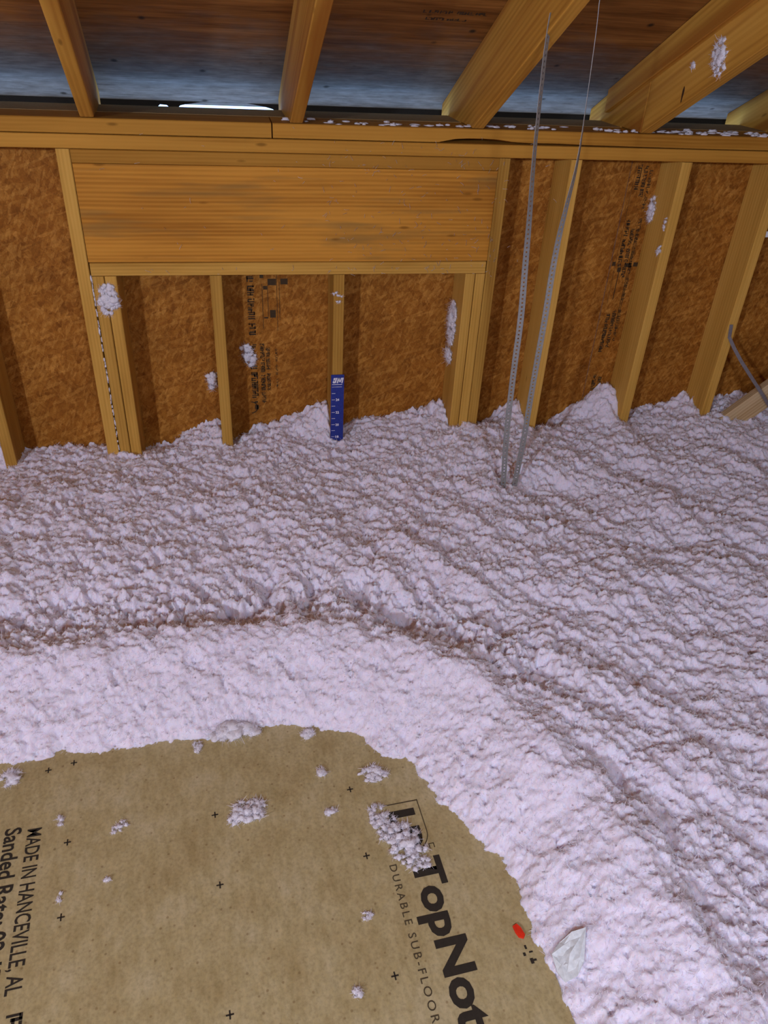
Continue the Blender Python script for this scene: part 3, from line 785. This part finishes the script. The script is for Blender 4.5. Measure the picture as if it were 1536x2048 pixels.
tag(ins, 'loose white fibreglass insulation blown thick over the attic floor', 'insulation', kind='stuff')

def ribbons(base, nrm, length, width, seed, lift=.55):
    """short curved glass fibres rooted at base (metres); returns a mesh of 2-quad ribbons"""
    r = np.random.RandomState(seed); n = len(base)
    d = r.normal(size=(n, 3)); d = d - (d*nrm).sum(1, keepdims=True)*nrm; d /= np.linalg.norm(d, axis=1, keepdims=True)+1e-9
    d = d + nrm*r.uniform(-.1, lift*2, (n, 1)); d /= np.linalg.norm(d, axis=1, keepdims=True)
    s_ = np.cross(d, r.normal(size=(n, 3))); s_ /= np.linalg.norm(s_, axis=1, keepdims=True)+1e-9
    L = length*r.uniform(.5, 1.3, (n, 1)); W = width*r.uniform(.6, 1.3, (n, 1))
    bend = r.normal(size=(n, 3))*L*.28
    p0 = base - nrm*L*.12; p1 = p0 + d*L*.5 + bend*.6; p2 = p0 + d*L + bend - nrm*L*.12
    V = np.stack([p0-s_*W/2, p0+s_*W/2, p1-s_*W/2, p1+s_*W/2, p2-s_*W*.2, p2+s_*W*.2], 1).reshape(-1, 3).astype(np.float32)
    q0 = np.arange(n)[:, None]*6
    Q = np.concatenate([q0+np.array([0, 1, 3, 2]), q0+np.array([2, 3, 5, 4])], 1).reshape(-1, 4).astype(np.int32)
    m_ = bpy.data.meshes.new('fibres')
    m_.vertices.add(len(V)); m_.vertices.foreach_set('co', V.reshape(-1))
    m_.loops.add(Q.size); m_.loops.foreach_set('vertex_index', Q.reshape(-1))
    m_.polygons.add(len(Q)); m_.polygons.foreach_set('loop_start', (np.arange(len(Q))*4).astype(np.int32))
    m_.polygons.foreach_set('loop_total', np.full(len(Q), 4, np.int32)); m_.update(calc_edges=True)
    return m_
gyy, gxx = np.gradient(Z); dxs = np.gradient(X, axis=1); dys = np.gradient(Y, axis=0)
NR = np.stack([-gxx/dxs, -gyy/dys, np.ones_like(Z)], -1); NR /= np.linalg.norm(NR, axis=-1, keepdims=True)
rs = np.random.RandomState(12)
vis = np.argwhere((SDN > .15) & (X > -36) & (X < 96) & (Y > 12) & (Y < 105.2))
area = (dxs*dys)[vis[:, 0], vis[:, 1]]; pw = area/area.sum()
pick = vis[rs.choice(len(vis), 330000, p=pw)]
bp_ = np.stack([X2, Y2, Z+EYE], -1)[pick[:, 0], pick[:, 1]]*IN + rs.uniform(-.1, .1, (len(pick), 3))*IN*np.array([1, 1, 0])
bp_[:, 1] = np.minimum(bp_[:, 1], 105.3*IN)
fm = ribbons(bp_, NR[pick[:, 0], pick[:, 1]], .40*IN, .036*IN, 14, .75)
fo = obj('loose_fibre', fm, FIBRE, None, ins); fo['kind'] = 'stuff'
def ins_z(x, y):
    z, _ = height(np.array([[float(x)]]), np.array([[float(y)]])); return float(z[0, 0])

# ------------------------------------------------------------------ tufts
def ico(sub):
    bm = bmesh.new(); bmesh.ops.create_icosphere(bm, subdivisions=sub, radius=1)
    V = np.array([v.co[:] for v in bm.verts]); F = [tuple(v.index for v in f.verts) for f in bm.faces]; bm.free()
    return V, F
ICO2 = ico(2); ICO3 = ico(3)
def tuft_geo(rng, blobs, sub=ICO2):
    """blobs = [(x,y,z,rx,ry,rz)] in inches, made lumpy"""
    V, F = [], []
    for (x, y, z, rx, ry, rz) in blobs:
        v, f = sub; k = len(V)
        d = 1 + .30*np.array([math.sin(a[0]*5.1+x*3)*math.sin(a[1]*4.7+y*5)+.7*math.sin(a[2]*9.3+a[0]*8+z) for a in v])*.6 + rng.uniform(-.30, .30, len(v))
        q_ = v*d[:, None]*np.array([rx, ry, rz])+np.array([x, y, z])
        V += [tuple(p*IN) for p in q_]; F += [tuple(i+k for i in t) for t in f]
    return mesh_from(V, F, 'tuft', True)
def tuft(name, label, at, size, ex, ey, n, seed, cat='insulation tuft', rad=(.28, .55), group=None):
    """a flattened cluster of fluff on a surface; ex, ey span the surface, thickness along their cross"""
    rng = np.random.RandomState(seed); B = []
    rad = (rad[0]*.8, rad[1]*.95); n = int(n*1.5)
    for k in range(n):
        while True:
            u, v = rng.uniform(-1, 1, 2)
            if u*u+v*v < 1: break
        r = rng.uniform(*rad)*(1.15-.6*math.hypot(u, v))
        B.append((u*size[0], v*size[1], rng.uniform(.0, .55)*size[2]*(1.2-math.hypot(u, v))+r*.2, r*rng.uniform(.8, 1.5), r*rng.uniform(.8, 1.4), r*.62))
    ex = Vector(ex).normalized(); ey = Vector(ey); ey = (ey-ex*ey.dot(ex)).normalized(); ez = ex.cross(ey)
    me = tuft_geo(rng, B)
    co_ = np.array([v.co[:] for v in me.vertices]); nr_ = np.array([v.normal[:] for v in me.vertices])
    sel = rng.choice(len(co_), min(len(co_), 26*n)); r_ = float(np.mean(rad))
    fm_ = ribbons(co_[sel], nr_[sel], r_*1.45*IN, .030*IN, seed+100, .6)
    bm = bmesh.new(); bm.from_mesh(me); k0 = len(bm.faces); bm.from_mesh(fm_); bm.faces.ensure_lookup_table()
    for f in bm.faces[k0:]: f.material_index = 1
    bm.to_mesh(me); bm.free(); bpy.data.meshes.remove(fm_)
    me.materials.append(TUFT); me.materials.append(FIBRE)
    return tag(obj(name, me, None, frame(P(*at), ex, ey, ez)), label, cat, group)
XH, ZV, YH = (1, 0, 0), (0, 0, 1), (0, 1, 0)
G = 'insulation tufts stuck to the framing'
tuft('insulation_tuft', 'white tuft stuck across the doubled trimmer just under the header sill', (-14.9, 99.95, -33.2), (1.3, 1.9, .4), XH, ZV, 30, 1, group=G)
tuft('insulation_tuft', 'white tuft caught on the strand board left of the first cripple stud', (-3.2, 105.3, -46.9), (.6, 1.4, .4), XH, ZV, 14, 2, group=G)
tuft('insulation_tuft', 'slanting white tuft over the black stamp beside the first cripple stud', (2.2, 105.3, -43.2), (.9, 1.9, .4), (.9, 0, .35), ZV, 18, 3, group=G)
tuft('insulation_tuft', 'tall ragged strip of fluff down the side of the right trimmer', (31.7, 103.6, -38.5), (1.7, 3.4, .3), (0, -1, 0), (0, -.25, 1), 62, 4, group=G)
tuft('insulation_tuft', 'small fluff patch below the tall strip on the right trimmer', (31.7, 103.6, -43.4), (1.6, 1.0, .3), (0, -1, 0), ZV, 18, 41, group=G)
tuft('insulation_tuft', 'thin wisp on the second cripple stud above the blue ruler', (14.3, 99.92, -33.2), (.5, 1.0, .1), (1, 0, .6), ZV, 7, 5, rad=(.12, .22), group=G)
tuft('insulation_tuft', 'white tuft high on the stud beside the black stamped board', (59.9, 105.0, -22.8), (.9, 1.6, .3), (0, -1, 0), (0, -.2, 1), 18, 6, group=G)
tuft('insulation_tuft', 'faint wisp on the face of the stud below its high tuft', (59.9, 99.9+.6, -24.0), (.35, 1.2, .1), (0, -1, 0), ZV, 7, 7, rad=(.12, .25), group=G)
tuft('insulation_tuft', 'faint low wisp on the stud right of the black stamps', (59.9, 100.5, -27.4), (.5, .8, .1), (0, -1, 0), ZV, 8, 8, rad=(.12, .28), group=G)
tuft('insulation_tuft', 'large white tuft on the side of the doubled rafter', (52.95, 86.0, -3.3), (1.4, 1.9, .3), tuple(-SL), ZV, 24, 9, rad=(.2, .42), group=G)
tuft('insulation_tuft', 'tiny white crumb on the doubled rafter beside its larger tuft', (52.95, 91.0, -4.4), (.4, .35, .1), tuple(-SL), ZV, 5, 10, rad=(.15, .25), group=G)
G2 = 'insulation crumbs on the subfloor panel'
def ptuft(label, x, y, size, n, seed, rad=(.22, .42), rot=0.0):
    tuft('insulation_crumb', label, (x, y, ZP+.05), size, (math.cos(rot), math.sin(rot), 0), (-math.sin(rot), math.cos(rot), 0), n, seed, rad=rad, group=G2)
ptuft('ragged white clump alone near the middle of the bare panel', -1.3, 41.6, (1.7, 1.2, .7), 34, 21, rot=.15)
ptuft('long white clump covering the logo above the bold lettering', 11.6, 36.6, (1.6, 2.9, .9), 60, 22, rot=.45)
ptuft('thin scatter of fluff at the upper corner of the logo', 10.0, 39.3, (.8, 1.5, .3), 26, 23, rad=(.16, .32), rot=.1)
ptuft('flat white patch near the bank above the logo', 10.3, 43.9, (1.3, .9, .2), 20, 24, rad=(.2, .35))
ptuft('small round crumb between the bank and the middle clump', 5.6, 44.6, (.25, .45, .2), 7, 25)
ptuft('small oval crumb right of the middle clump', 5.9, 40.5, (.45, .3, .2), 8, 26, rad=(.16, .28))
ptuft('lone crumb near the SUB-FLOORING lettering', 5.9, 25.6, (.25, .3, .2), 6, 27, rad=(.16, .28))
ptuft('thin upright crumb above the MADE IN stamp', -16.9, 43.2, (.18, .55, .1), 6, 28, rad=(.14, .24))
ptuft('faint fluff smear below the upper left nailing mark', -11.9, 41.8, (.8, .5, .1), 9, 29, rad=(.12, .22), rot=.6)
ptuft('tiny pink crumb between the two left nailing marks', -12.5, 37.2, (.25, .15, .1), 4, 30, rad=(.12, .2))
ptuft('faint crumb left of the lower left nailing mark', -15.8, 36.3, (.25, .4, .1), 5, 31, rad=(.12, .2))
ptuft('plump white tuft hanging over the panel edge from the bank', -2.2, 50.6, (2.3, .9, 1.0), 40, 32, rad=(.4, .75))
ptuft('small tuft under the bank right of the plump one', 4.8, 49.3, (.5, .45, .3), 10, 33)
ptuft('wispy tuft hanging down left of the plump one', -5.6, 49.4, (.35, .7, .2), 9, 34, rad=(.15, .3))
ptuft('loose fluff lying in the left corner of the panel', -21.8, 48.2, (1.0, .8, .3), 16, 35, rad=(.2, .4))
ptuft('faint crumb beside the SUB lettering', 7.6, 31.0, (.5, .35, .1), 8, 36, rad=(.12, .2))

# crumbs strewn on top of the plate and fine strands on the header: too many to count
rng = np.random.RandomState(8); B = []
for k in range(130):
    x = rng.choice([rng.uniform(8, 34), rng.uniform(36, 62), rng.uniform(58, 84), rng.uniform(62, 76)])
    B.append((x-40, rng.uniform(-.3, 3.6)*rng.uniform(.3, 1), rng.uniform(.02, .25), rng.uniform(.15, .75), rng.uniform(.15, .4), rng.uniform(.06, .2)))
ICO1 = ico(1)
o = obj('insulation_dust', tuft_geo(rng, B, ICO2), TUFT, Matrix.Translation(P(40, 100.3, ZT+3.2)))
tag(o, 'row of insulation crumbs strewn along the top plate under the rafters', 'insulation crumbs', kind='stuff')
B = []
for k in range(70):
    z = rng.uniform(-55.3, -30.5)
    B.append((rng.uniform(-.05, .05), rng.uniform(-.05, .3), z+43, rng.uniform(.05, .13), rng.uniform(.08, .2), rng.uniform(.12, .5)))
tag(obj('seam_fluff', tuft_geo(rng, B, ICO1), TUFT, Matrix.Translation(P(-16.68, 99.98, -43))), 'broken line of fluff packed in the seam beside the left king stud', 'insulation crumbs', kind='stuff')
def strands():
    V, F = [], []
    r = random.Random(3)
    for k in range(260):
        if r.random() < .75: x, z = r.uniform(12, 36), r.uniform(-31, -14)
        else: x, z = r.uniform(-16, 45), r.uniform(-34, -13)
        if z < -30.2 and not (-16.5 < x < -13.7 or 32 < x < 36): z = -29.5
        if z > -16 and z < -15.6: z = -16.6
        a = r.uniform(-1, 2.2); L = r.uniform(.15, .75); c = r.uniform(-.5, .5); y = 99.86; wd = .018
        pts = [(x+L*t*math.cos(a+c*t), z+L*t*math.sin(a+c*t)) for t in (0, .33, .66, 1)]
        b = len(V)
        for i, (px, pz) in enumerate(pts):
            V += [P(px-wd*math.sin(a), y-.05*(i % 2), pz+wd*math.cos(a)), P(px+wd*math.sin(a), y-.05*(i % 2), pz-wd*math.cos(a)), P(px, y+.03, pz)]
        for i in range(3):
            for e, g in ((0, 1), (1, 2), (2, 0)): F.append((b+i*3+e, b+i*3+g, b+i*3+3+g, b+i*3+3+e))
    return mesh_from(V, F)
tag(obj('insulation_strands', strands(), FLUFF), 'fine white fibre strands clinging to the header and plates', 'insulation strands', kind='stuff')

# ------------------------------------------------------------------ scraps at the panel's edge
ptsr = [(18.55, 28.4), (18.9, 28.55), (19.15, 28.2), (19.3, 27.6), (19.1, 27.35), (18.75, 27.5), (18.6, 27.9)]
V = [P(x, y, ZP+.03) for x, y in ptsr] + [P(x*.96+18.9*.04, y*.96+27.9*.04, ZP+.16) for x, y in ptsr]
n = len(ptsr); F = [tuple(reversed(range(n, 2*n)))[::-1], tuple(range(n))[::-1]] + [(i, (i+1) % n, n+(i+1) % n, n+i) for i in range(n)]
tag(obj('red_chip', mesh_from(V, F), REDM), 'small bright red chip at the right edge of the bare panel', 'chip')
def scrap():
    out = [(20.5, 25.5), (20.6, 24.4), (20.9, 23.6), (21.7, 23.6), (22.4, 24.3), (23.1, 26.1), (22.1, 26.2), (21.2, 26.0)]
    cx = sum(p[0] for p in out)/8; cy = sum(p[1] for p in out)/8
    V, F = [], []
    rings = (1.0, .66, .33)
    for rg in rings:
        for x, y in out:
            px, py = cx+(x-cx)*rg, cy+(y-cy)*rg
            V.append((px, py, 0))
    V.append((cx, cy, 0))
    zz = [max(ins_z(px+dx, py+dy) for dx in (-.3, 0, .3) for dy in (-.3, 0, .3)) for px, py, _ in V]
    fit = np.linalg.lstsq(np.c_[[v[:2] for v in V], np.ones(len(V))], np.array(zz), rcond=None)[0]
    top = [(x, y, .5*(fit[0]*x+fit[1]*y+fit[2])+.5*z+.12 + (.22 if i % 3 == 0 else 0)) for i, ((x, y, _), z) in enumerate(zip(V, zz))]
    V = [P(*p) for p in top] + [P(p[0], p[1], p[2]-.05) for p in top]; k = len(top)
    for s_ in (0, k):
        for r in range(2):
            for i in range(8):
                j = (i+1) % 8; f = (s_+r*8+i, s_+r*8+j, s_+r*8+8+j, s_+r*8+8+i); F.append(f if s_ else f[::-1])
        for i in range(8):
            f = (s_+16+i, s_+16+(i+1) % 8, s_+24); F.append(f if s_ else f[::-1])
    for i in range(8): F.append((i, (i+1) % 8, k+(i+1) % 8, k+i))
    return mesh_from(V, F)
tag(obj('wrap_scrap', scrap(), SCRAP), 'pale crumpled scrap of thin wrap lying on the bank beside the panel', 'scrap')
